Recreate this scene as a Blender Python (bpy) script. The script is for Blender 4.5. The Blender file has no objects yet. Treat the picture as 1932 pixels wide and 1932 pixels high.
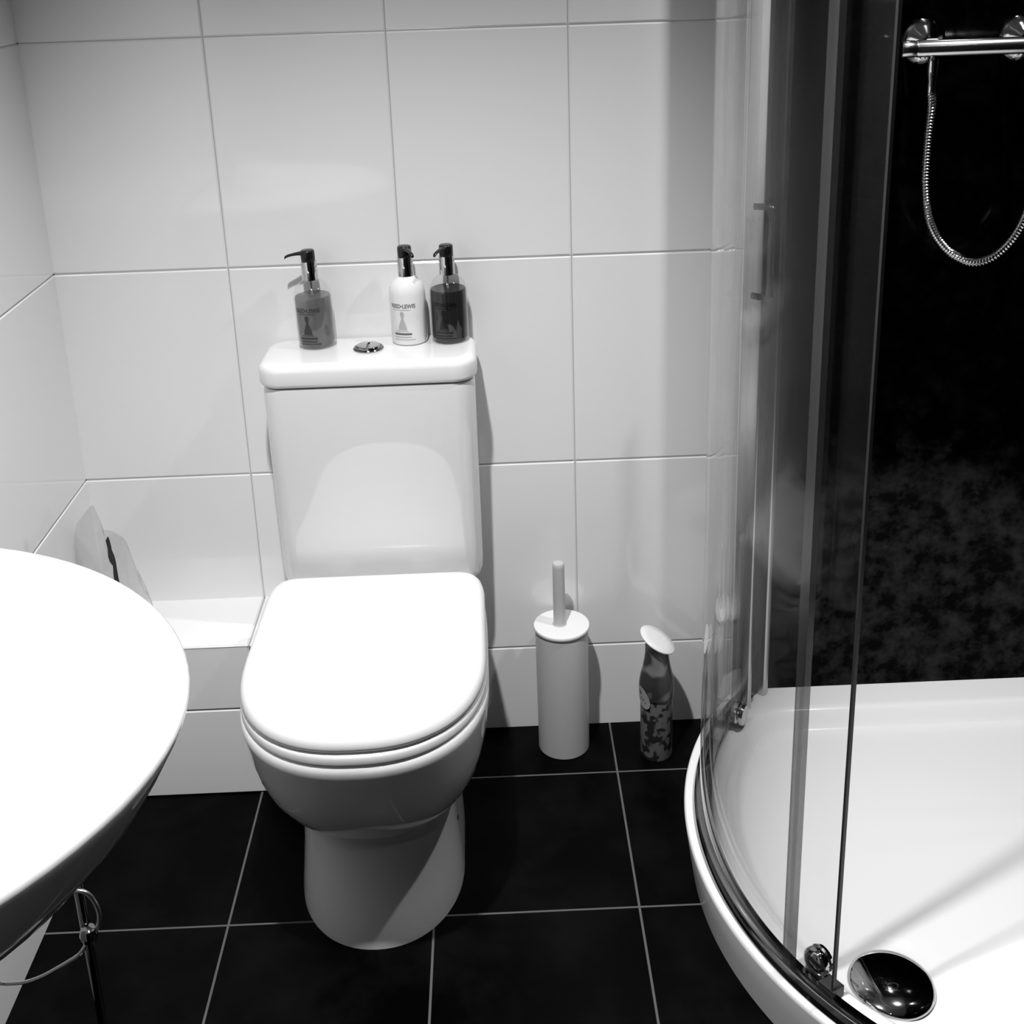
import bpy, bmesh, math, random
from mathutils import Vector, Matrix, noise
random.seed(7)
sc = bpy.context.scene
C = sc.collection
R = math.radians

# ------------------------------------------------------------------ camera, world, lamps, exposure
F_PX, YAW, PITCH, ROLL = 2268.06, .0151, .3201, -.0335
CAM = Vector((.47085, -2.03796, 1.50321))
PX, PY = 969.15, 630.48
fw = Vector((math.sin(YAW)*math.cos(PITCH), math.cos(YAW)*math.cos(PITCH), -math.sin(PITCH)))
r0 = Vector((math.cos(YAW), -math.sin(YAW), 0)); u0 = r0.cross(fw)
rt = math.cos(ROLL)*r0 + math.sin(ROLL)*u0
up = -math.sin(ROLL)*r0 + math.cos(ROLL)*u0
cd = bpy.data.cameras.new('camera'); cam = bpy.data.objects.new('camera', cd); C.objects.link(cam)
cd.sensor_width = 36; cd.lens = F_PX/1932*36
cd.shift_x = (966-PX)/1932; cd.shift_y = (PY-966)/1932
cd.clip_start = .02
cam.matrix_world = Matrix(((rt.x, up.x, -fw.x, CAM.x), (rt.y, up.y, -fw.y, CAM.y), (rt.z, up.z, -fw.z, CAM.z), (0, 0, 0, 1)))
sc.camera = cam

w = bpy.data.worlds.new('world'); sc.world = w; w.use_nodes = True
w.node_tree.nodes['Background'].inputs[0].default_value = (1, 1, 1, 1)
w.node_tree.nodes['Background'].inputs[1].default_value = .0

def spot(name, loc, power, size=125, blend=.7, rad=.028, aim=(0, 0, -1)):
    l = bpy.data.lights.new(name, 'SPOT'); l.energy = power; l.spot_size = R(size); l.spot_blend = blend
    l.shadow_soft_size = rad
    o = bpy.data.objects.new(name, l); C.objects.link(o); o.location = loc
    o.rotation_euler = Vector(aim).to_track_quat('-Z', 'Y').to_euler()
    return o
spot('downlights_and_fill', (.26, -1.04, 2.36), 172, size=106, blend=1)
spot('downlights_and_fill', (1.42, -.52, 2.36), 80, size=120, blend=1)
spot('downlights_and_fill', (.55, -2.25, 2.36), 4)  # added weak fill behind the camera, not a known lamp of the room

vs = sc.view_settings
sc.display_settings.display_device = 'sRGB'
vs.view_transform = 'Standard'; vs.look = 'None'; vs.gamma = 1; vs.use_curve_mapping = False
vs.exposure = .35
sc.cycles.use_denoising = True
sc.cycles.max_bounces = 14; sc.cycles.transparent_max_bounces = 24
sc.cycles.glossy_bounces = 8; sc.cycles.diffuse_bounces = 5
sc.cycles.caustics_reflective = False; sc.cycles.caustics_refractive = False
sc.cycles.sample_clamp_indirect = 4

# ------------------------------------------------------------------ pixel helper (measured points of the photograph -> world)
def ray(x, y): return fw + rt*((x-PX)/F_PX) - up*((y-PY)/F_PX)
def onY(x, y, Y): d = ray(x, y); return CAM + d*((Y-CAM.y)/d.y)
def onZ(x, y, Z): d = ray(x, y); return CAM + d*((Z-CAM.z)/d.z)

# ------------------------------------------------------------------ materials
def mat(name):
    m = bpy.data.materials.new(name); m.use_nodes = True
    nt = m.node_tree; return m, nt, nt.nodes['Principled BSDF']
def g(v): return (v, v, v, 1)
def plain(name, base, rough=.3, metal=0, coat=0, spec=.5, bump=0, bscale=30):
    m, nt, b = mat(name)
    b.inputs['Base Color'].default_value = g(base); b.inputs['Roughness'].default_value = rough
    b.inputs['Metallic'].default_value = metal; b.inputs['Coat Weight'].default_value = coat
    b.inputs['Specular IOR Level'].default_value = spec
    if bump:
        tc = nt.nodes.new('ShaderNodeTexCoord'); n = nt.nodes.new('ShaderNodeTexNoise'); n.inputs['Scale'].default_value = bscale
        bp = nt.nodes.new('ShaderNodeBump'); bp.inputs['Strength'].default_value = bump; bp.inputs['Distance'].default_value = .002
        nt.links.new(tc.outputs['Object'], n.inputs['Vector'])
        nt.links.new(n.outputs['Fac'], bp.inputs['Height']); nt.links.new(bp.outputs['Normal'], b.inputs['Normal'])
    return m
def mottled(name, c0, c1, scale, rough0, rough1, detail=8, lo=.4, hi=.7, spec=.5, scale2=None):
    m, nt, b = mat(name)
    tc = nt.nodes.new('ShaderNodeTexCoord'); n = nt.nodes.new('ShaderNodeTexNoise')
    n.inputs['Scale'].default_value = scale; n.inputs['Detail'].default_value = detail; n.inputs['Roughness'].default_value = .65
    nt.links.new(tc.outputs['Object'], n.inputs['Vector'])
    mr = nt.nodes.new('ShaderNodeMapRange'); mr.inputs[1].default_value = lo; mr.inputs[2].default_value = hi
    nt.links.new(n.outputs['Fac'], mr.inputs[0])
    mx = nt.nodes.new('ShaderNodeMix'); mx.data_type = 'RGBA'
    mx.inputs[6].default_value = g(c0); mx.inputs[7].default_value = g(c1)
    nt.links.new(mr.outputs[0], mx.inputs[0]); nt.links.new(mx.outputs[2], b.inputs['Base Color'])
    m2 = nt.nodes.new('ShaderNodeMapRange'); m2.inputs[1].default_value = lo; m2.inputs[2].default_value = hi
    m2.inputs[3].default_value = rough0; m2.inputs[4].default_value = rough1
    nt.links.new(n.outputs['Fac'], m2.inputs[0]); nt.links.new(m2.outputs[0], b.inputs['Roughness'])
    b.inputs['Specular IOR Level'].default_value = spec
    return m
def glassy(name, tint=.95, f0=.04, diffuse=0, dcol=.5, rough=.0, bump=0, bscale=40, graze=1):
    """thin clear pane or film: transparent + mirror by angle (same for every ray)"""
    m = bpy.data.materials.new(name); m.use_nodes = True; nt = m.node_tree
    for n in list(nt.nodes): nt.nodes.remove(n)
    out = nt.nodes.new('ShaderNodeOutputMaterial'); tr = nt.nodes.new('ShaderNodeBsdfTransparent'); tr.inputs[0].default_value = g(tint)
    gl = nt.nodes.new('ShaderNodeBsdfGlossy'); gl.inputs['Roughness'].default_value = rough; gl.inputs['Color'].default_value = g(1)
    lw = nt.nodes.new('ShaderNodeLayerWeight'); lw.inputs[0].default_value = .5
    pw = nt.nodes.new('ShaderNodeMath'); pw.operation = 'POWER'; pw.inputs[1].default_value = 5.5
    ma = nt.nodes.new('ShaderNodeMath'); ma.operation = 'MULTIPLY_ADD'; ma.inputs[1].default_value = (1-f0)*graze; ma.inputs[2].default_value = f0
    mx = nt.nodes.new('ShaderNodeMixShader')
    L = nt.links.new
    L(lw.outputs['Facing'], pw.inputs[0]); L(pw.outputs[0], ma.inputs[0]); L(ma.outputs[0], mx.inputs[0])
    base = tr.outputs[0]
    if diffuse:
        df = nt.nodes.new('ShaderNodeBsdfDiffuse'); df.inputs[0].default_value = g(dcol)
        m2 = nt.nodes.new('ShaderNodeMixShader'); m2.inputs[0].default_value = diffuse
        L(tr.outputs[0], m2.inputs[1]); L(df.outputs[0], m2.inputs[2]); base = m2.outputs[0]
    if bump:
        tc = nt.nodes.new('ShaderNodeTexCoord'); n = nt.nodes.new('ShaderNodeTexNoise'); n.inputs['Scale'].default_value = bscale
        bp = nt.nodes.new('ShaderNodeBump'); bp.inputs['Strength'].default_value = bump; bp.inputs['Distance'].default_value = .01
        L(tc.outputs['Object'], n.inputs['Vector']); L(n.outputs['Fac'], bp.inputs['Height'])
        L(bp.outputs['Normal'], gl.inputs['Normal']); L(bp.outputs['Normal'], lw.inputs['Normal'])
    L(base, mx.inputs[1]); L(gl.outputs[0], mx.inputs[2]); L(mx.outputs[0], out.inputs[0])
    return m

M = {}
M['tile'] = plain('white_tile', .76, .06, bump=.05, bscale=9)
M['grout'] = plain('grey_grout', .42, .9)
M['floor_tile'] = mottled('black_floor_tile', .0004, .0035, 7, .35, .5, lo=.42, hi=.72, spec=.05)
M['floor_grout'] = plain('floor_grout', .09, .9)
M['paint'] = plain('grey_paint', .30, .6)
M['door_paint'] = plain('dark_painted_wall', .06, .5)
M['panel'] = mottled('black_speckled_panel', .0004, .0018, 26, .10, .22, lo=.45, hi=.7)
nt = M['panel'].node_tree; mr = nt.nodes.new('ShaderNodeMapRange'); mr.inputs[1].default_value = .42; mr.inputs[2].default_value = .68; mr.inputs[3].default_value = .03; mr.inputs[4].default_value = .26
nt.links.new([n for n in nt.nodes if n.type == 'TEX_NOISE'][0].outputs['Fac'], mr.inputs[0]); nt.links.new(mr.outputs[0], nt.nodes['Principled BSDF'].inputs['Specular IOR Level'])
M['ceramic'] = plain('white_ceramic', .69, .05, coat=.4)
M['plastic_white'] = plain('white_plastic', .74, .25)
M['matt_white'] = plain('white_enamel', .46, .35)
M['acrylic'] = plain('white_acrylic', .84, .14)
M['chrome'] = plain('chrome', .62, .06, metal=1)
M['soft_chrome'] = plain('soft_chrome', .60, .2, metal=1)
M['dark_chrome'] = plain('dark_chrome', .30, .08, metal=1)
M['satin'] = plain('satin_aluminium', .55, .28, metal=1)
M['dark_reflect'] = plain('dark_reflection_metal', .10, .15, metal=1)  # channel metal with its dark reflection put into the base colour
M['black'] = plain('black_plastic', .006, .25)
M['rubber'] = plain('dark_rubber', .02, .5)
M['glass'] = glassy('clear_glass', .97, .008, graze=.85)
M['seal'] = glassy('clear_plastic_seal', .68, .05, diffuse=.30, dcol=.07, rough=.2)
M['bottle'] = glassy('clear_bottle', .97, .05, rough=.05)
M['dip'] = plain('clear_grey_plastic', .25, .3)
M['liquid_grey'] = glassy('pale_liquid', .64, .02, diffuse=.34, dcol=.20)
M['liquid_dark'] = glassy('dark_liquid', .22, .02, diffuse=.35, dcol=.035)
M['lotion'] = plain('white_lotion', .70, .12)
M['film'] = glassy('crinkled_film', .95, .05, diffuse=.07, dcol=.35, rough=.12, bump=.6, bscale=35)
M['ink'] = plain('grey_ink', .10, .5)
M['ink_soft'] = plain('pale_grey_ink', .38, .5)
M['ink_dark'] = plain('dark_ink', .025, .5)
M['can'] = mottled('leaf_printed_can', .022, .15, 52, .35, .35, detail=1.5, lo=.45, hi=.52)
M['shroud'] = mottled('dark_printed_shroud', .03, .16, 24, .3, .3, detail=1, lo=.54, hi=.64)

# ------------------------------------------------------------------ object helpers
def tag(o, label=None, cat=None, group=None, kind=None):
    if label: o['label'] = label
    if cat: o['category'] = cat
    if group: o['group'] = group
    if kind: o['kind'] = kind
    return o
def thing(name, loc, label, cat, group=None):
    o = bpy.data.objects.new(name, None); C.objects.link(o); o.location = loc
    o.empty_display_size = .05
    o['org'] = tuple(loc)
    return tag(o, label, cat, group)
def obj(name, vf, m, parent=None, angle=35, label=None, local=False, mats=None, idx=None):
    """one mesh object from (verts, faces); verts are in world space unless local"""
    v, f = vf
    org = Vector(parent['org']) if parent is not None else Vector((0, 0, 0))
    me = bpy.data.meshes.new(name)
    me.from_pydata([tuple(Vector(p) if local else Vector(p)-org) for p in v], [], f)
    for mm in (mats or [m]): me.materials.append(mm)
    if idx:
        for p, i in zip(me.polygons, idx): p.material_index = i
    bm = bmesh.new(); bm.from_mesh(me); bmesh.ops.recalc_face_normals(bm, faces=bm.faces); bm.to_mesh(me); bm.free()
    me.shade_smooth(); me.set_sharp_from_angle(angle=R(angle))
    o = bpy.data.objects.new(name, me); C.objects.link(o)
    if parent is not None: o.parent = parent; o['org'] = tuple(org)
    if label: o['label'] = label
    return o
def join(*vfs):
    V, Fc = [], []
    for v, f in vfs:
        n = len(V); V += [tuple(p) for p in v]; Fc += [tuple(i+n for i in q) for q in f]
    return V, Fc
def loft(rings, cap0=True, cap1=True, closed=True):
    n = len(rings[0]); V = [tuple(p) for r in rings for p in r]; Fc = []
    for i in range(len(rings)-1):
        for j in range(n if closed else n-1):
            k = (j+1) % n
            Fc.append((i*n+j, i*n+k, (i+1)*n+k, (i+1)*n+j))
    if cap0: Fc.append(tuple(range(n))[::-1])
    if cap1: Fc.append(tuple((len(rings)-1)*n+j for j in range(n)))
    return V, Fc
def lathe(prof, c, seg=48, caps=True):
    return loft([[(c[0]+r*math.cos(2*math.pi*k/seg), c[1]+r*math.sin(2*math.pi*k/seg), c[2]+z) for k in range(seg)] for r, z in prof], caps, caps)
def tube(path, rad, seg=12, caps=True):
    P = [Vector(p) for p in path]; rings = []; nrm = None
    for i, p in enumerate(P):
        t = (P[min(i+1, len(P)-1)]-P[max(i-1, 0)]).normalized()
        if nrm is None:
            a = Vector((0, 0, 1)) if abs(t.z) < .9 else Vector((1, 0, 0)); nrm = (a-t*a.dot(t)).normalized()
        else: nrm = (nrm-t*nrm.dot(t)).normalized()
        b = t.cross(nrm); r = rad(i) if callable(rad) else rad
        rings.append([p+(nrm*math.cos(2*math.pi*k/seg)+b*math.sin(2*math.pi*k/seg))*r for k in range(seg)])
    return loft(rings, caps, caps)
def spline(pts, n=12):
    P = [Vector(p) for p in pts]; out = []
    for i in range(len(P)-1):
        a, b, c, d = P[max(i-1, 0)], P[i], P[i+1], P[min(i+2, len(P)-1)]
        for k in range(n):
            t = k/n
            out.append(.5*((2*b)+(c-a)*t+(2*a-5*b+4*c-d)*t*t+(3*b-a-3*c+d)*t**3))
    return out+[P[-1]]
def box(x0, x1, y0, y1, z0, z1, bev=0, seg=2):
    bm = bmesh.new(); bmesh.ops.create_cube(bm, size=1)
    for v in bm.verts: v.co = ((x0+x1)/2+v.co.x*(x1-x0), (y0+y1)/2+v.co.y*(y1-y0), (z0+z1)/2+v.co.z*(z1-z0))
    if bev: bmesh.ops.bevel(bm, geom=bm.edges[:], offset=bev, segments=seg, affect='EDGES', profile=.5)
    bm.verts.ensure_lookup_table()
    r = [v.co.copy() for v in bm.verts], [tuple(v.index for v in f.verts) for f in bm.faces]
    bm.free(); return r
def rrect(x0, x1, y0, y1, r, n=8):
    pts = []
    for cx, cy, a in ((x1-r, y1-r, 0), (x0+r, y1-r, 90), (x0+r, y0+r, 180), (x1-r, y0+r, 270)):
        for k in range(n+1): t = R(a+90*k/n); pts.append((cx+r*math.cos(t), cy+r*math.sin(t)))
    return pts

# ------------------------------------------------------------------ the room
XL, XR, YF, ZC = -.294, 1.80, -2.95, 2.40
GAP, BEV = .0010, .0024
def tiled(name, us, vss, fn, thick=.02, m='tile', gm='grout', gap=GAP, bev=BEV, gd=.0016):
    """a slab with raised bevelled tiles; fn(u, v, d) gives the world point d in front of the tile plane"""
    V, Fc, ix = [], [], []
    u0_, u1_, v0_, v1_ = us[0], us[-1], vss[0], vss[-1]
    for q in ((u0_, v0_, -gd), (u1_, v0_, -gd), (u1_, v1_, -gd), (u0_, v1_, -gd), (u0_, v0_, -thick), (u1_, v0_, -thick), (u1_, v1_, -thick), (u0_, v1_, -thick)): V.append(fn(*q))
    for f in ((0, 1, 2, 3), (7, 6, 5, 4), (0, 4, 5, 1), (1, 5, 6, 2), (2, 6, 7, 3), (3, 7, 4, 0)): Fc.append(f); ix.append(1)
    for a, b in zip(us, us[1:]):
        for c, d in zip(vss, vss[1:]):
            n = len(V); eu0 = -bev if a == us[0] else gap; eu1 = -bev if b == us[-1] else gap; ev0 = -bev if c == vss[0] else gap; ev1 = -bev if d == vss[-1] else gap
            for (k, h) in ((0, -gd), (bev, 0)):
                for (uu, vv) in ((a+eu0+k, c+ev0+k), (b-eu1-k, c+ev0+k), (b-eu1-k, d-ev1-k), (a+eu0+k, d-ev1-k)): V.append(fn(uu, vv, h))
            Fc.append((n+4, n+5, n+6, n+7)); ix.append(0)
            for j in range(4): k2 = (j+1) % 4; Fc.append((n+j, n+k2, n+4+k2, n+4+j)); ix.append(0)
    me = bpy.data.meshes.new(name); me.from_pydata([tuple(p) for p in V], [], Fc)
    me.materials.append(M[m]); me.materials.append(M[gm])
    for p, i in zip(me.polygons, ix): p.material_index = i
    bm = bmesh.new(); bm.from_mesh(me); bmesh.ops.recalc_face_normals(bm, faces=bm.faces); bm.to_mesh(me); bm.free()
    o = bpy.data.objects.new(name, me); C.objects.link(o); return tag(o, kind='structure')
ZS = [0, .1826, .5754, .9682, 1.361, 1.7538, 2.1466, ZC]
XS = [XL, .0076, .3076, .6076, .9076, 1.06]
tiled('wall_back', XS, ZS, lambda u, v, d: (u, -d, v))
tiled('wall_left', [YF, -2.62, -2.24, -1.87, -1.5, -1.12, -.75, -.4, 0], ZS, lambda u, v, d: (XL+d, u, v))
tag(obj('wall_front', box(XL-.02, XR+.02, YF-.02, YF, 0, ZC), M['door_paint']), kind='structure')
fx = [XL]+[.0011+k*.3332 for k in range(0, 6) if .0011+k*.3332 < XR]+[XR]
fy = sorted([0]+[-.1483-k*.3332 for k in range(0, 9) if -.1483-k*.3332 > YF]+[YF])
tiled('floor', fx, fy, lambda u, v, d: (u, v, d), m='floor_tile', gm='floor_grout', gap=.0019, bev=.0006, gd=.0007, thick=.05)
tag(obj('ceiling', box(XL-.02, XR+.02, YF-.02, .02, ZC, ZC+.04), M['paint']), kind='structure')
PANY = -.05                                            # face of the black shower panel
tag(obj('wall_shower', box(.968, XR+.02, PANY, .02, 0, ZC), M['panel']), kind='structure')
tag(obj('wall_right', box(XR, XR+.02, YF, PANY, 0, ZC), M['panel']), kind='structure')
# tiled pipe boxing left of the toilet
LY, LZ, LX = -.1635, .318, .058
led = join(box(XL, LX, LY+.004, 0, 0, LZ-.004))
def plate(fn, us, vss):
    V, Fc = [], []
    for a, b in zip(us, us[1:]):
        for c, d in zip(vss, vss[1:]):
            n = len(V)
            for k, h in ((0, -.003), (BEV, 0)):
                for uu, vv in ((a+GAP+k, c+GAP+k), (b-GAP-k, c+GAP+k), (b-GAP-k, d-GAP-k), (a+GAP+k, d-GAP-k)): V.append(fn(uu, vv, h))
            Fc += [(n+4, n+5, n+6, n+7)]+[(n+j, n+(j+1) % 4, n+4+(j+1) % 4, n+4+j) for j in range(4)]
    return V, Fc
tl = join(plate(lambda u, v, d: (u, LY-d, v), [XL-BEV-GAP, .0076, LX], [0, .1838, LZ]),
          plate(lambda u, v, d: (u, v, LZ+d), [XL-BEV-GAP, .0076, LX+.002], [LY-.002, BEV+GAP]),
          plate(lambda u, v, d: (LX+d, u, v), [LY, 0], [0, .1838, LZ]))
vv, ff = join(led, tl)
lo = obj('trim_1', (vv, ff), None, mats=[M['tile'], M['grout']], idx=[1]*len(led[1])+[0]*len(tl[1]), angle=20)
tag(lo, kind='structure')

# ------------------------------------------------------------------ toilet
XC = .2465
def dring(z, wd, yf, yb, yc, n=2.2, mb=5, xc=XC, N=72, taper=.06):
    out = []
    for k in range(N):
        t = 2*math.pi*k/N; c, s = math.cos(t), math.sin(t)
        ex = n if s < 0 else mb
        x = xc+wd*math.copysign(abs(c)**(2/ex), c)*(1-taper*(s if s > 0 else 0)**.8)
        y = yc+(math.copysign(abs(s)**(2/ex), s)*((yc-yf) if s < 0 else (yb-yc)))
        out.append((x, y, z))
    return out
toilet = thing('toilet', (XC, -.30, 0), 'white close-coupled toilet with closed lid standing between the tiled ledge and the brush', 'toilet')
pan = loft([dring(z, wd, yf, yb, yc, n) for z, wd, yf, yb, yc, n in (
    (0, .136, -.545, -.10, -.37, 2.1), (.012, .1355, -.543, -.10, -.37, 2.1), (.05, .132, -.528, -.10, -.365, 2.1), (.10, .128, -.513, -.10, -.36, 2.1),
    (.150, .1265, -.504, -.10, -.36, 2.1), (.174, .1275, -.504, -.09, -.36, 2.1), (.182, .130, -.509, -.088, -.362, 2.1), (.192, .137, -.523, -.08, -.37, 2.1), (.207, .147, -.540, -.065, -.38, 2.1), (.228, .158, -.559, -.05, -.39, 2.15),
    (.258, .169, -.579, -.04, -.41, 2.15), (.295, .1795, -.598, -.03, -.41, 2.2), (.335, .1870, -.613, -.02, -.415, 2.2), (.366, .1900, -.6195, -.016, -.415, 2.25),
    (.382, .1916, -.6240, -.014, -.415, 2.3), (.392, .1922, -.6255, -.014, -.415, 2.3), (.3985, .1908, -.6235, -.014, -.415, 2.3), (.4030, .1875, -.6175, -.016, -.415, 2.3), (.4040, .180, -.606, -.02, -.415, 2.3))])
obj('pan', pan, M['ceramic'], toilet, 50)
seat = loft([dring(z, wd, yf, -.165, -.405, 2.3, 7) for z, wd, yf in ((.405, .186, -.617), (.407, .190, -.623), (.417, .1905, -.624), (.421, .1885, -.621), (.4225, .185, -.616))])
obj('seat', seat, M['plastic_white'], toilet, 50)
lidr = []
for z, k in ((.4245, .004), (.4265, .0005), (.432, 0), (.440, .0025), (.446, .008), (.4492, .017), (.4506, .035), (.4510, .08)):
    lidr.append(dring(z, .189-k, -.621+k*1.1, -.158-k*.6, -.405, 2.35, 16))
obj('seat_lid', loft(lidr), M['plastic_white'], toilet, 60)
for sx in (-.075, .075):
    obj('hinge', box(XC+sx-.022, XC+sx+.022, -.166, -.148, .404, .432, .006, 3), M['plastic_white'], toilet)
CX = .2508
cis = []
def bowed(pts, yb, yf, amount, xm, hw):
    return [(x, y-amount*max(0, 1-((x-xm)/hw)**2)*((y-yb)/(yf-yb))) for x, y in pts]
for z, k, rr, f in ((.404, .010, .028, -.123), (.409, .004, .028, -.121), (.420, .001, .030, -.1205), (.440, 0, .032, -.1215), (.52, 0, .034, -.128), (.65, 0, .034, -.135), (.779, 0, .034, -.1425), (.792, .0015, .034, -.143)):
    cis.append([(x, y, z) for x, y in bowed(rrect(.0705+k, .431-k, f+k, -.006, rr), -.006, f, .012, CX, .1803)])
obj('cistern', loft(cis), M['ceramic'], toilet, 50)
lid = []
for z, k in ((.7950, .006), (.7960, .003), (.7995, .0005), (.8025, 0), (.822, 0), (.828, .0015), (.8325, .006), (.8345, .012), (.835, .020)):
    lid.append([(x, y, z) for x, y in bowed(rrect(.0660+k, .4355-k, -.1465+k, -.004-k*.3, .036-k*.5), -.004, -.1465, .012, CX, .1848)])
obj('cistern_lid', loft(lid), M['ceramic'], toilet, 60)
bx, by = .2495, -.071
fb = obj('flush_button', lathe([(.0255, 0), (.0262, .0025), (.0245, .0045), (.0225, .0045), (.0222, .003), (.002, .003)], (bx, by, .8345), 40), M['dark_chrome'], toilet)
for s, nm in ((-1, 'full_flush_key'), (1, 'half_flush_key')):
    rings = []
    for z, sc_ in ((.003, 1), (.006, .97), (.008, .85), (.0088, .6), (.0092, .25)):
        pts = []
        for k in range(24):
            t = -math.pi/2+math.pi*k/23 if s > 0 else math.pi/2+math.pi*k/23
            x = .0208*math.cos(t); y = .0208*math.sin(t)
            x = s*.0012+x*(.97)
            cxm = s*.009
            pts.append((bx+cxm+(x-cxm)*sc_, by+y*sc_, .8345+z))
        rings.append(pts)
    obj(nm, loft(rings), M['chrome'], fb)
bc = lathe([(.006, 0), (.006, .004), (.004, .006), (.001, .007)], (0, 0, 0), 20)
rotm = Matrix.Rotation(R(90), 3, 'Y')
obj('bolt_cap', ([rotm @ Vector(v)+Vector((.3695, -.37, .098)) for v in bc[0]], bc[1]), M['rubber'], toilet)

# ------------------------------------------------------------------ pump bottles on the cistern lid
def text_mesh(s, size, sx=.84):
    cu = bpy.data.curves.new('lettering', 'FONT'); cu.body = s; cu.size = size; cu.align_x = 'CENTER'; cu.offset = .02*size
    o = bpy.data.objects.new('lettering', cu); C.objects.link(o)
    dg = bpy.context.evaluated_depsgraph_get(); me = o.evaluated_get(dg).to_mesh()
    r = [Vector((v.co.x*sx, v.co.y, 0)) for v in me.vertices], [tuple(p.vertices) for p in me.polygons]
    o.evaluated_get(dg).to_mesh_clear(); bpy.data.objects.remove(o); bpy.data.curves.remove(cu)
    return r
def wrap(vf, rad, a0, z0):
    """wrap flat xy artwork around a cylinder; a0 = azimuth of its middle"""
    return [(rad*math.cos(a0+x.x/rad), rad*math.sin(a0+x.x/rad), z0+x.y) for x in map(lambda q: Vector((q[0], q[1], 0)), vf[0])], vf[1]
def bar(x0, x1, y0, y1, n=10):
    V = [(x0+(x1-x0)*k/n, y) for k in range(n+1) for y in (y0, y1)]
    return V, [(2*k, 2*k+2, 2*k+3, 2*k+1) for k in range(n)]
def poly_strip(rows, n=6):
    V, Fc = [], []
    for y, a, b in rows:
        for k in range(n+1): V.append((a+(b-a)*k/n, y))
    for i in range(len(rows)-1):
        for k in range(n): p = i*(n+1)+k; Fc.append((p, p+1, p+n+2, p+n+1))
    return V, Fc
def bottle(x, y, z, rad, spout_az, face_az, tilt, label, kind):
    t = thing('soap_bottle', (x, y, z), label, 'bottle', 'pump bottles on the cistern lid')
    t['org'] = (0, 0, 0)
    t.rotation_euler = (0, R(tilt), 0)
    body = [(rad-.004, 0), (rad-.0012, .0012), (rad, .004), (rad, .090), (rad-.0012, .098), (rad-.0045, .106), (rad-.0105, .113), (rad-.016, .117), (.0128, .119)]
    if kind == 'lotion':
        obj('body', lathe(body, (0, 0, 0)), M['lotion'], t, 50)
    else:
        obj('body', lathe(body+[(.0128, .122)], (0, 0, 0)), M['bottle'], t, 50)
        top = .094 if kind == 'dark' else .091
        lq = [(rad-.006, .003), (rad-.0022, .006), (rad-.0018, .010), (rad-.0018, top-.002), (rad-.003, top)]
        obj('liquid', lathe(lq, (0, 0, 0)), M['liquid_dark' if kind == 'dark' else 'liquid_grey'], t, 50)
        obj('dip_tube', tube([(0, 0, .012), (0, 0, .12)], .0018, 8), M['dip'], t)
    obj('collar', lathe([(.0128, .119), (.0136, .1195), (.0136, .1505), (.013, .152), (.010, .152)], (0, 0, 0), 40), M['chrome'], t)
    hd = lathe([(.0108, .1495), (.0116, .1525), (.0122, .155), (.0122, .166), (.0118, .1695), (.0105, .171), (.004, .1715)], (0, 0, 0), 32)
    ca, sa = math.cos(spout_az), math.sin(spout_az)
    sp = []
    for q, (dx, zz, ww, hh) in enumerate(((.003, .1655, .0085, .0040), (.012, .1662, .0062, .0036), (.020, .1660, .0042, .0028), (.027, .1652, .0034, .0025), (.033, .1642, .0032, .0024), (.0375, .1625, .0030, .0024), (.0395, .1602, .0026, .0020))):
        ring = []
        for k in range(14):
            a = 2*math.pi*k/14; lx = ww*math.cos(a); lz = hh*math.sin(a)
            ring.append((ca*dx-sa*lx, sa*dx+ca*lx, zz+lz))
        sp.append(ring)
    obj('pump_head', join(hd, loft(sp)), M['black'], t, 45)
    ri = rad+.00025
    mats_ = {'lotion': ('ink', 'ink_soft'), 'grey': ('ink_dark', 'ink_dark'), 'dark': ('black', 'black')}[kind]
    tx = text_mesh('REED•LEWIS', .0100)
    l1 = wrap(tx, ri, face_az, .0685)
    l2 = wrap(bar(-.020, .014, .0645, .0655), ri, face_az, 0)
    ft = [wrap(bar(-.014, .008, .0262, .0276), ri, face_az, 0), wrap(bar(-.018, .014, .0200, .0236), ri, face_az, 0), wrap(bar(-.018, .013, .0150, .0172), ri, face_az, 0), wrap(bar(-.018, .020, .0105, .0122), ri, face_az, 0)]
    obj('label_print', l1, M[mats_[0]], t); obj('label_band', ft[1], M[mats_[0]], t)
    fig = wrap(poly_strip([(.0290, -.0095, .0065), (.036, -.0085, .0052), (.044, -.0055, .0025), (.0495, -.0030, .0004), (.0525, -.0040, .0012), (.0580, -.0055, .0022), (.0620, -.0035, .0005)]), ri, face_az, 0)
    obj('label_picture', fig, M[mats_[1]], t)
    for q in (l2, ft[0], ft[2], ft[3]): obj('label_rule', q, M[mats_[1]], t)
    return t
LT = .8352
bottle(.1585, -.040, LT, .0325, R(190), R(-104), -1.6, 'grey-tinted clear pump bottle standing alone left of the flush button, spout to the left', 'grey')
bottle(.3195, -.036, LT, .0315, R(-66), R(-104), -.3, 'opaque white lotion pump bottle with printed label, right of the flush button', 'lotion')
bottle(.3905, -.038, LT, .0325, R(-118), R(-104), -.2, 'pump bottle of dark liquid at the right end of the cistern lid', 'dark')

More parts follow.
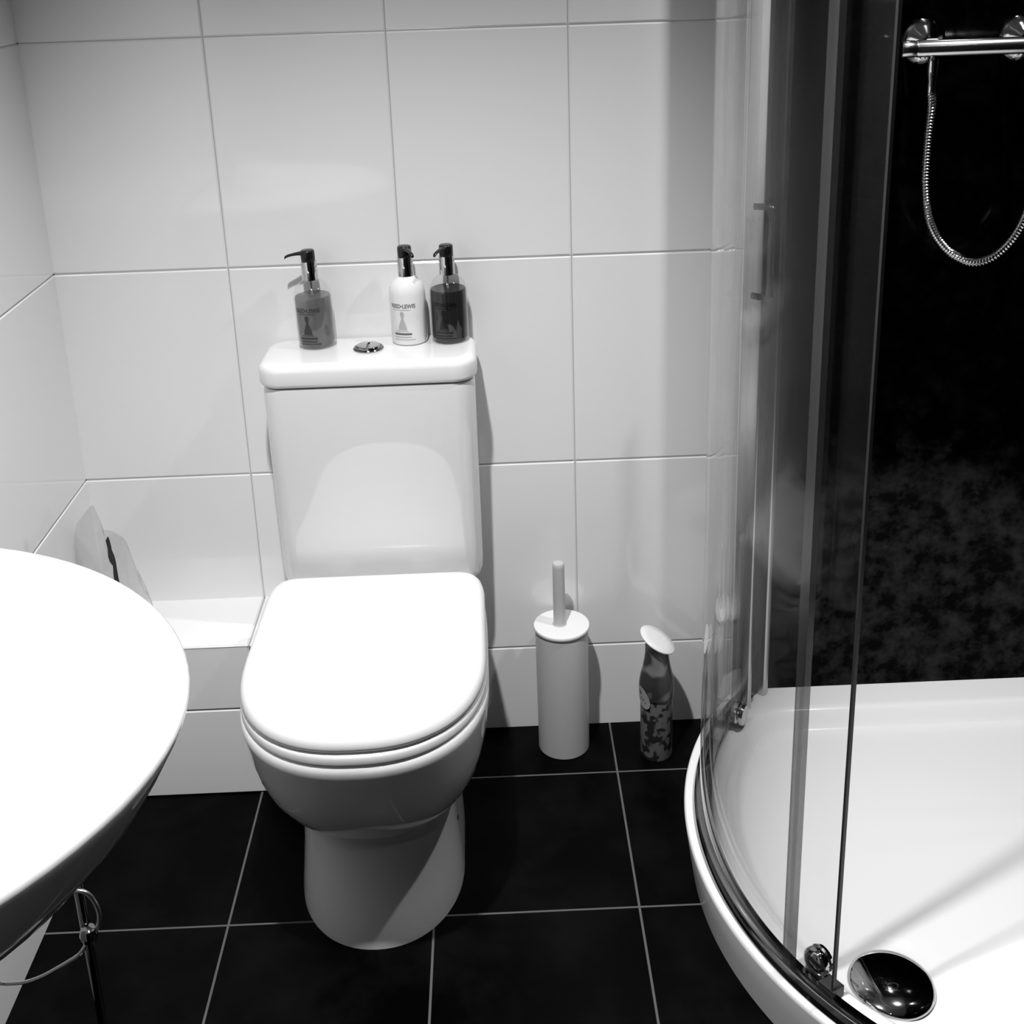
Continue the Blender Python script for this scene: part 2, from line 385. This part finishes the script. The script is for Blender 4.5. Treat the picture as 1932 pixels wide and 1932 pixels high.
# ------------------------------------------------------------------ toilet brush
bxx, byy = .5725, -.0605
tb = thing('toilet_brush', (bxx, byy, 0), 'white cylindrical toilet brush holder on the floor right of the toilet', 'toilet brush')
obj('holder', lathe([(.0475, 0), (.0490, .0015), (.0500, .255), (.0488, .2615)], (bxx, byy, 0), 64), M['matt_white'], tb)
bl = obj('lid', lathe([(.048, .2615), (.0518, .2622), (.0528, .2645), (.0528, .2672), (.0520, .2690), (.049, .2696), (.002, .2697)], (bxx, byy, 0), 64), M['plastic_white'], tb)
obj('handle', lathe([(.0135, .2697), (.0115, .2725), (.0112, .39), (.0108, .3965), (.0095, .3985), (.002, .3988)], (.5690, byy, 0), 32), M['matt_white'], tb)

# ------------------------------------------------------------------ air freshener
ax, ay = .7475, -.099
af = thing('air_freshener', (ax, ay, 0), 'small leaf-printed air freshener can with slanted white top, on the floor beside the shower tray', 'air freshener')
obj('can', lathe([(.026, 0), (.0295, .002), (.0305, .006), (.0305, .139), (.029, .141)], (ax, ay, 0), 48), M['can'], af)
obj('shroud', lathe([(.0300, .1335), (.0325, .1345), (.0332, .148), (.0328, .161), (.0305, .176), (.0265, .192), (.0235, .210), (.0218, .224), (.0215, .240)], (ax, ay, 0), 48), M['shroud'], af)
tm = Matrix.Translation((ax+.001, ay, .2505)) @ Matrix.Rotation(R(5), 4, 'X') @ Matrix.Rotation(R(30), 4, 'Y')
cp = lathe([(.018, -.006), (.030, -.0035), (.0352, -.002), (.0365, -.001), (.0368, .0008), (.036, .0018), (.02, .0026), (.002, .0030)], (0, 0, 0), 48)
obj('nozzle_top', ([tm @ Vector(v) for v in cp[0]], cp[1]), M['plastic_white'], af, 50)
sv = [(0, 0)]; sf = []
for k in range(28):
    t = 2*math.pi*k/28; x, y = .0145*math.cos(t), .0235*math.sin(t); a = R(28); sv.append((x*math.cos(a)-y*math.sin(a), x*math.sin(a)+y*math.cos(a)))
for k in range(28): sf.append((0, 1+k, 1+(k+1) % 28))
w_ = wrap((sv, sf), .0338, R(-147), .139)
st = obj('sticker', ([(v[0]+ax, v[1]+ay, v[2]) for v in w_[0]], w_[1]), plain('pale_sticker', .30, .4), af)
sq = spline([(-.009, .004, 0), (-.006, -.002, 0), (-.003, .003, 0), (.0, -.003, 0), (.003, .001, 0), (.006, -.006, 0), (.008, -.003, 0)], 5)
sqv = []
for p in sq: sqv += [(p.x, p.y-.001), (p.x, p.y+.001)]
w_ = wrap((sqv, [(2*k, 2*k+2, 2*k+3, 2*k+1) for k in range(len(sq)-1)]), .0341, R(-147), .136)
obj('sticker_script', ([(v[0]+ax, v[1]+ay, v[2]) for v in w_[0]], w_[1]), M['ink'], st)

# ------------------------------------------------------------------ basin
bcx, bcy, bz = -.194, -1.176, .89
basin = thing('wash_basin', (XL, bcy, 0), 'round-fronted white wash basin on the left wall, nearest the camera', 'basin')
def bring(z, a, b, cx_=bcx, N=96, back=XL+.002, n=2.05):
    out = []
    for k in range(N):
        t = 2*math.pi*k/N; c, s = math.cos(t), math.sin(t)
        x = cx_+a*math.copysign(abs(c)**(2/n), c); y = bcy+b*math.copysign(abs(s)**(2/n), s)
        out.append((max(x, back), y, z))
    return out
def bk(z, k, **q): return bring(z, .389*k, .338*k, n=1.92, **q)
rings = [bk(.62, .24), bk(.66, .40), bk(.70, .555), bk(.74, .70), bk(.78, .82), bk(.82, .908), bk(.85, .956), bk(.872, .987), bk(.880, .997), bk(.886, 1.0), bk(.891, .990), bk(.8925, .970),
         bk(.891, .90), bk(.886, .875), bk(.87, .82, back=XL+.11), bk(.83, .75, back=XL+.115), bk(.79, .62, back=XL+.13), bk(.765, .40, back=XL+.14), bk(.76, .10, back=XL+.15)]
obj('bowl', loft(rings), M['ceramic'], basin, 60)
ped = [[(x, y, z) for x, y in rrect(XL+.002, -.13-k, bcy-.09+k, bcy+.09-k, .05)] for z, k in ((0, 0), (.02, .004), (.35, .02), (.69, .0))]
obj('pedestal', loft(ped), M['ceramic'], basin, 50)
obj('waste', lathe([(.022, 0), (.022, .003), (.016, .004), (.002, .005)], (XL+.17, bcy, .7595), 28), M['chrome'], basin)
tp = lathe([(.024, 0), (.024, .006), (.019, .012), (.018, .09), (.015, .10)], (XL+.06, bcy, .8905), 28)
tp2 = tube(spline([(XL+.06, bcy, .965), (XL+.10, bcy, .975), (XL+.15, bcy, .97), (XL+.165, bcy, .955)], 8), .0115, 14)
tap = obj('tap', join(tp, tp2), M['chrome'], basin)
obj('tap_lever', box(XL+.03, XL+.10, bcy-.009, bcy+.009, .9915, 1.003, .004), M['chrome'], tap)

# ------------------------------------------------------------------ chrome stand under the basin edge
sx_, sy_ = -.0845, -.80
stand = thing('toilet_roll_stand', (sx_, sy_, 0), 'slim chrome wire stand on the black floor below the basin edge', 'stand')
obj('pole', tube([(sx_, sy_, .012), (sx_, sy_, .56)], .0062, 16), M['dark_chrome'], stand)
obj('base', lathe([(.078, 0), (.08, .003), (.078, .008), (.05, .012), (.002, .014)], (sx_, sy_, 0), 48), M['dark_chrome'], stand)
obj('knob', lathe([(.003, -.013), (.009, -.009), (.0115, 0), (.009, .009), (.003, .013)], (sx_+.006, sy_-.008, .311), 24), M['dark_chrome'], stand)
hk = [onY(x, y, sy_-.006) for x, y in ((120, 1690), (138, 1682), (152, 1681), (166, 1687), (178, 1701), (186, 1720), (187, 1738), (182, 1752), (170, 1758))]
obj('hook', tube(spline(hk, 6), .0030, 12), M['satin'], stand)
ar = [onY(x, y, sy_-.006) for x, y in ((168, 1770), (160, 1787), (148, 1802), (130, 1814), (108, 1827), (80, 1842), (52, 1852), (25, 1855), (0, 1855), (-40, 1848))]
obj('arm', tube(spline(ar, 6), .0026, 12), M['chrome'], stand)

# ------------------------------------------------------------------ clear packet on the ledge
pk = thing('plastic_bag', (-.22, -.09, LZ+.002), 'crumpled clear plastic bag standing on the tiled ledge in the left corner', 'plastic bag')
py_ = -.105
sil = [(137, 1130), (139, 1060), (139, 1010), (143, 990), (158, 970), (172, 953), (177, 955), (186, 975), (194, 1000), (205, 1000), (217, 1005), (232, 1014), (238, 1022), (247, 1045), (256, 1070), (268, 1100), (285, 1140), (300, 1180)]
top = [onY(x, y, py_) for x, y in sil]
V, Fc = [], []
rows = 9; n = len(top)
for side in (0, 1):
    for i, p in enumerate(top):
        for k in range(rows):
            f = k/(rows-1)
            z = (LZ+.003)+(p.z-(LZ+.003))*(1-f)
            yy = py_+(1 if side else -1)*(.001+.030*f**.7)+.008*noise.noise(Vector((p.x*40, z*40, side*7)))*(f > 0)
            xx = p.x+.006*noise.noise(Vector((p.x*30+5, z*50, side*3)))*(f > 0)
            V.append((max(xx, XL+.003), min(yy, -.004), max(z, LZ+.003)))
for side in (0, 1):
    o_ = side*n*rows
    for i in range(n-1):
        for k in range(rows-1): a = o_+i*rows+k; Fc.append((a, a+rows, a+rows+1, a+1))
obj('film', (V, Fc), M['film'], pk, 25)
dk = [(203, 1012, 206, 1017), (199, 1020, 209, 1028), (203, 1035, 211, 1038), (204, 1050, 216, 1050), (207, 1060, 219, 1062), (213, 1068, 220, 1070), (214, 1085, 223, 1088), (218, 1110, 228, 1110)]
V = []
for a, b, c, d in dk: V += [onY(a, b, py_-.030), onY(c, d, py_-.030)]
obj('printed_strip', (V+[Vector(v)+Vector((0, .0006, 0)) for v in V], [(2*k, 2*k+2, 2*k+3, 2*k+1) for k in range(len(dk)-1)]+[(2*k+16, 2*k+18, 2*k+19, 2*k+17) for k in range(len(dk)-1)]), M['ink_dark'], pk)

# ------------------------------------------------------------------ shower tray
cx, cy, RO = 1.342, -.441, .589
tray = thing('shower_tray', (cx, cy, 0), 'white curved shower tray on the floor in the right corner', 'shower tray')
TZ, YB = .100, PANY
a0 = math.acos(-math.sqrt(RO**2-(YB-cy)**2)/RO)
outl = []
for k in range(121): t = a0+(1.5*math.pi-a0)*k/120; outl.append((cx+RO*math.cos(t), cy+RO*math.sin(t)))
for k in range(1, 25): outl.append((cx+(XR-.002-cx)*k/24, cy-RO))
for k in range(1, 41): outl.append((XR-.002, cy-RO+(YB-(cy-RO))*k/40))
xe = outl[0][0]
for k in range(1, 60): outl.append((XR-.002+(xe-XR+.002)*k/60, YB))
DR = Vector((.999, -.713))
AP = Vector((1.62, -.40))
def smin(a, b, k=.06):
    h = max(k-abs(a-b), 0)/k; return min(a, b)-h*h*k*.25
def sst(a, b, x):
    t = min(max((x-a)/(b-a), 0), 1); return t*t*(3-2*t)
def tz(x, y):
    r = math.hypot(x-cx, y-cy)
    do = RO-r if x < cx else y-(cy-RO)
    d = smin(smin(do, YB-y), XR-x)
    de = do
    z = TZ
    if de < .006: z -= .006-math.sqrt(max(.006**2-(.006-max(de, 0))**2, 0))
    z -= .032*sst(.062, .098, d)
    z -= .006*sst(.10, .34, d)*0
    v = Vector((x, y)); dr = (v-DR).length
    z -= .006*sst(.5, .07, dr)*sst(.09, .14, d)
    z -= .003*sst(.086, .082, dr)
    # shallow ridges added to imitate the fan of light streaks from the glass
    q = v-AP; rr_ = q.length; an = math.degrees(math.atan2(q.y, -q.x))
    for c_, wd in ((1.5, 2.2), (-6.5, 2.2), (-21, 3), (-29, 3)):
        z += .0016*math.exp(-((an-c_)/wd)**2)*sst(.66, .40, rr_)*sst(.05, .2, rr_)*sst(.11, .16, d)
    return z
oc = Vector((1.38, -.53))
rings = [[(oc.x+(x-oc.x)*.979, oc.y+(y-oc.y)*.979 if y < YB-.001 else y, 0) for x, y in outl],
         [(oc.x+(x-oc.x)*.991, oc.y+(y-oc.y)*.991 if y < YB-.001 else y, .05) for x, y in outl],
         [(x, y, TZ-.008) for x, y in outl]]
ss = [1-.0025*k for k in range(0, 9)]+[.975-.0125*k for k in range(0, 30)]+[.60-.03*k for k in range(0, 20)]
for s in ss:
    rings.append([(oc.x+(x-oc.x)*s, oc.y+(y-oc.y)*s, tz(oc.x+(x-oc.x)*s, oc.y+(y-oc.y)*s)) for x, y in outl])
obj('tray', loft(rings), M['acrylic'], tray, 60)
dz = tz(DR.x, DR.y)
obj('waste_cover', lathe([(.060, .001), (.0612, .004), (.0600, .0075), (.054, .012), (.042, .0165), (.028, .0195), (.014, .021), (.002, .0214)], (DR.x, DR.y, dz), 64), M['chrome'], tray)

# ------------------------------------------------------------------ shower enclosure
cx, cy = 1.34, -.447
enc = thing('shower_enclosure', (cx, cy, TZ), 'curved clear glass shower enclosure with chrome track on the white tray', 'shower enclosure')
ZT = 1.95
def arc(ra, rb, z0, z1, d0, d1, n):
    """closed curved slab between two radii"""
    rg = []
    for k in range(n+1):
        t = R(d0+(d1-d0)*k/n); c, s = math.cos(t), math.sin(t)
        rg.append([(cx+ra*c, cy+ra*s, z0), (cx+rb*c, cy+rb*s, z0), (cx+rb*c, cy+rb*s, z1), (cx+ra*c, cy+ra*s, z1)])
    return loft(rg)
def arcprof(prof, d0, d1, n):
    rg = []
    for k in range(n+1):
        t = R(d0+(d1-d0)*k/n); c, s = math.cos(t), math.sin(t)
        rg.append([(cx+r_*c, cy+r_*s, z_) for r_, z_ in prof])
    return loft(rg)
TB = TZ+.0005
obj('bottom_track', arcprof([(.5415, TB), (.5415, TB+.009), (.5435, TB+.011), (.5515, TB+.011), (.553, TB+.009), (.5535, TB+.004), (.5545, TB+.004), (.555, TB+.015), (.557, TB+.017), (.566, TB+.017), (.569, TB+.015), (.572, TB+.006), (.574, TB)], 138.5, 270, 110), M['dark_chrome'], enc, 40)
obj('top_rail', arcprof([(.534, ZT), (.576, ZT), (.576, ZT+.04), (.534, ZT+.04)], 138.5, 270, 90), M['satin'], enc)
obj('fixed_panel', arc(.5575, .5625, TB+.0175, ZT, 141.5, 208.0, 90), M['glass'], enc, 40)
obj('seal_strip', arc(.5545, .5655, TB+.0175, ZT, 208.0, 209.6, 4), M['seal'], enc)
# wall channel and post
def post(ca, r_in, r_out, da, m, nm, bev=.003):
    t = R(ca); c = Vector((math.cos(t), math.sin(t))); tt = Vector((-c.y, c.x))
    h = da/2; pts = rrect(-h, h, r_in, r_out, bev, 4)
    o2 = Vector((cx, cy))
    rg = [[(o2.x+c.x*v+tt.x*u, o2.y+c.y*v+tt.y*u, z) for u, v in pts] for z in (TB, ZT+.04)]
    return obj(nm, loft(rg), M[m], enc, 30)
post(135.0, .533, .572, .016, 'satin', 'wall_post')
post(141.3, .535, .572, .014, 'satin', 'frame_post')
obj('channel_plate', arc(.548, .556, TB, ZT+.04, 135.6, 140.8, 8), M['dark_reflect'], enc)
# sliding door
door = obj('sliding_door', arc(.5425, .5475, TB+.016, ZT-.01, 144.0, 215.7, 96), M['glass'], enc, 40)
obj('edge_trim', arc(.5418, .5482, TB+.016, ZT-.01, 215.7, 216.05, 2), M['rubber'], door)
def polar(r_, d_, z_): t = R(d_); return (cx+r_*math.cos(t), cy+r_*math.sin(t), z_)
hb = [polar(.528, 145.2, 1.085)]+[polar(.508, 145.2, 1.075)]+[polar(.508, 145.2, .925)]+[polar(.528, 145.2, .915)]
obj('handle', join(tube(spline([polar(.541, 145.2, 1.075), polar(.512, 145.2, 1.075), polar(.510, 145.2, 1.06), polar(.510, 145.2, 1.0), polar(.510, 145.2, .94), polar(.512, 145.2, .925), polar(.541, 145.2, .925)], 6), .0055, 14)), M['black'], door)
def wheel(d_, r_, z_, rad, dep):
    t = R(d_); c = Vector((math.cos(t), math.sin(t), 0)); tt = Vector((-c.y, c.x, 0)); o2 = Vector((cx, cy, z_))+c*r_
    rg = []
    for rr_, h in ((rad*.5, -dep*.2), (rad*.9, 0), (rad, dep*.15), (rad, dep*.4), (rad*.86, dep*.5), (rad*.86, dep*.6), (rad*.97, dep*.72), (rad*.9, dep*.95), (rad*.5, dep), (rad*.06, dep*1.05)):
        rg.append([o2-c*h+(tt*math.cos(2*math.pi*k/32)+Vector((0, 0, 1))*math.sin(2*math.pi*k/32))*rr_ for k in range(32)])
    return loft(rg)
obj('roller', wheel(211.6, .5405, TB+.026, .021, .022), M['chrome'], door, 40)
obj('roller', wheel(147.5, .5405, TB+.026, .021, .022), M['chrome'], door, 40)
obj('guide_block', arc(.528, .550, TB+.001, TB+.017, 213.6, 216.4, 4), M['rubber'], door)

# ------------------------------------------------------------------ shower mixer and hose
VY = -.105
p0 = onY(1698, 96, VY); p1 = onY(1935, 82, VY); zb = (p0.z+p1.z)/2
mix = thing('shower_mixer', (1.25, VY, zb), 'chrome bar shower mixer on the black panel with hanging hose', 'shower mixer')
def xl(prof, x0, y0, z0, seg=32):
    return loft([[(x0+h, y0+r_*math.cos(2*math.pi*k/seg), z0+r_*math.sin(2*math.pi*k/seg)) for k in range(seg)] for r_, h in prof])
Lb = .46
obj('valve_bar', xl([(.010, 0), (.0125, .001), (.0135, .003), (.0135, .022), (.0128, .0235), (.0128, .026), (.0135, .0275), (.0135, Lb-.003), (.0125, Lb-.001), (.010, Lb)], p0.x, VY, zb), M['soft_chrome'], mix)
def yl(prof, x0, z0, seg=40):
    return loft([[(x0+r_*math.cos(2*math.pi*k/seg), PANY-h, z0+r_*math.sin(2*math.pi*k/seg)) for k in range(seg)] for r_, h in prof])
for px_ in (1745, 1930):
    q = onY(px_, 79 if px_ < 1800 else 72, PANY-.01)
    obj('wall_flange', yl([(.036, 0), (.0365, .003), (.034, .008), (.026, .016), (.016, .022), (.011, .028), (.011, .055-.012)], q.x, q.z), M['chrome'], mix)
hp = [onY(x, y, VY) for x, y in ((1761, 110), (1760, 128), (1759, 160))]
nx = hp[0].x
nut = lathe([(.006, .0), (.0085, -.006), (.0095, -.012), (.0095, -.024), (.0085, -.032), (.0068, -.040), (.0066, -.062)], (nx, VY, zb-.011), 24)
hose_px = [(1761, 160), (1757, 205), (1751, 260), (1747.5, 310), (1746, 350), (1749, 392), (1757, 425), (1773, 455), (1798, 480), (1833, 494), (1868, 486), (1898, 463), (1920, 434), (1934, 404), (1944, 360), (1950, 300), (1953, 200), (1955, 60), (1956, -80)]
hw = [onY(x, y, VY+.004*math.sin(i)) for i, (x, y) in enumerate(hose_px)]
hw[0] = Vector((nx, VY, zb-.068))
sp = spline(hw, 14)
L = [0]
for a, b in zip(sp, sp[1:]): L.append(L[-1]+(b-a).length)
pitch = .0052; nst = int(L[-1]/(pitch/6)); path = []; j = 0
for k in range(nst):
    s = L[-1]*k/(nst-1)
    while j < len(L)-2 and L[j+1] < s: j += 1
    path.append(sp[j].lerp(sp[j+1], (s-L[j])/max(L[j+1]-L[j], 1e-9)))
hose = obj('hose', tube(path, lambda i: .0076+.0011*math.cos(2*math.pi*i/6), 14), M['chrome'], mix, 60)
obj('hose_nut', nut, M['chrome'], hose)

# ------------------------------------------------------------------ clean-up of helper keys
for o in bpy.data.objects:
    if 'org' in o: del o['org']
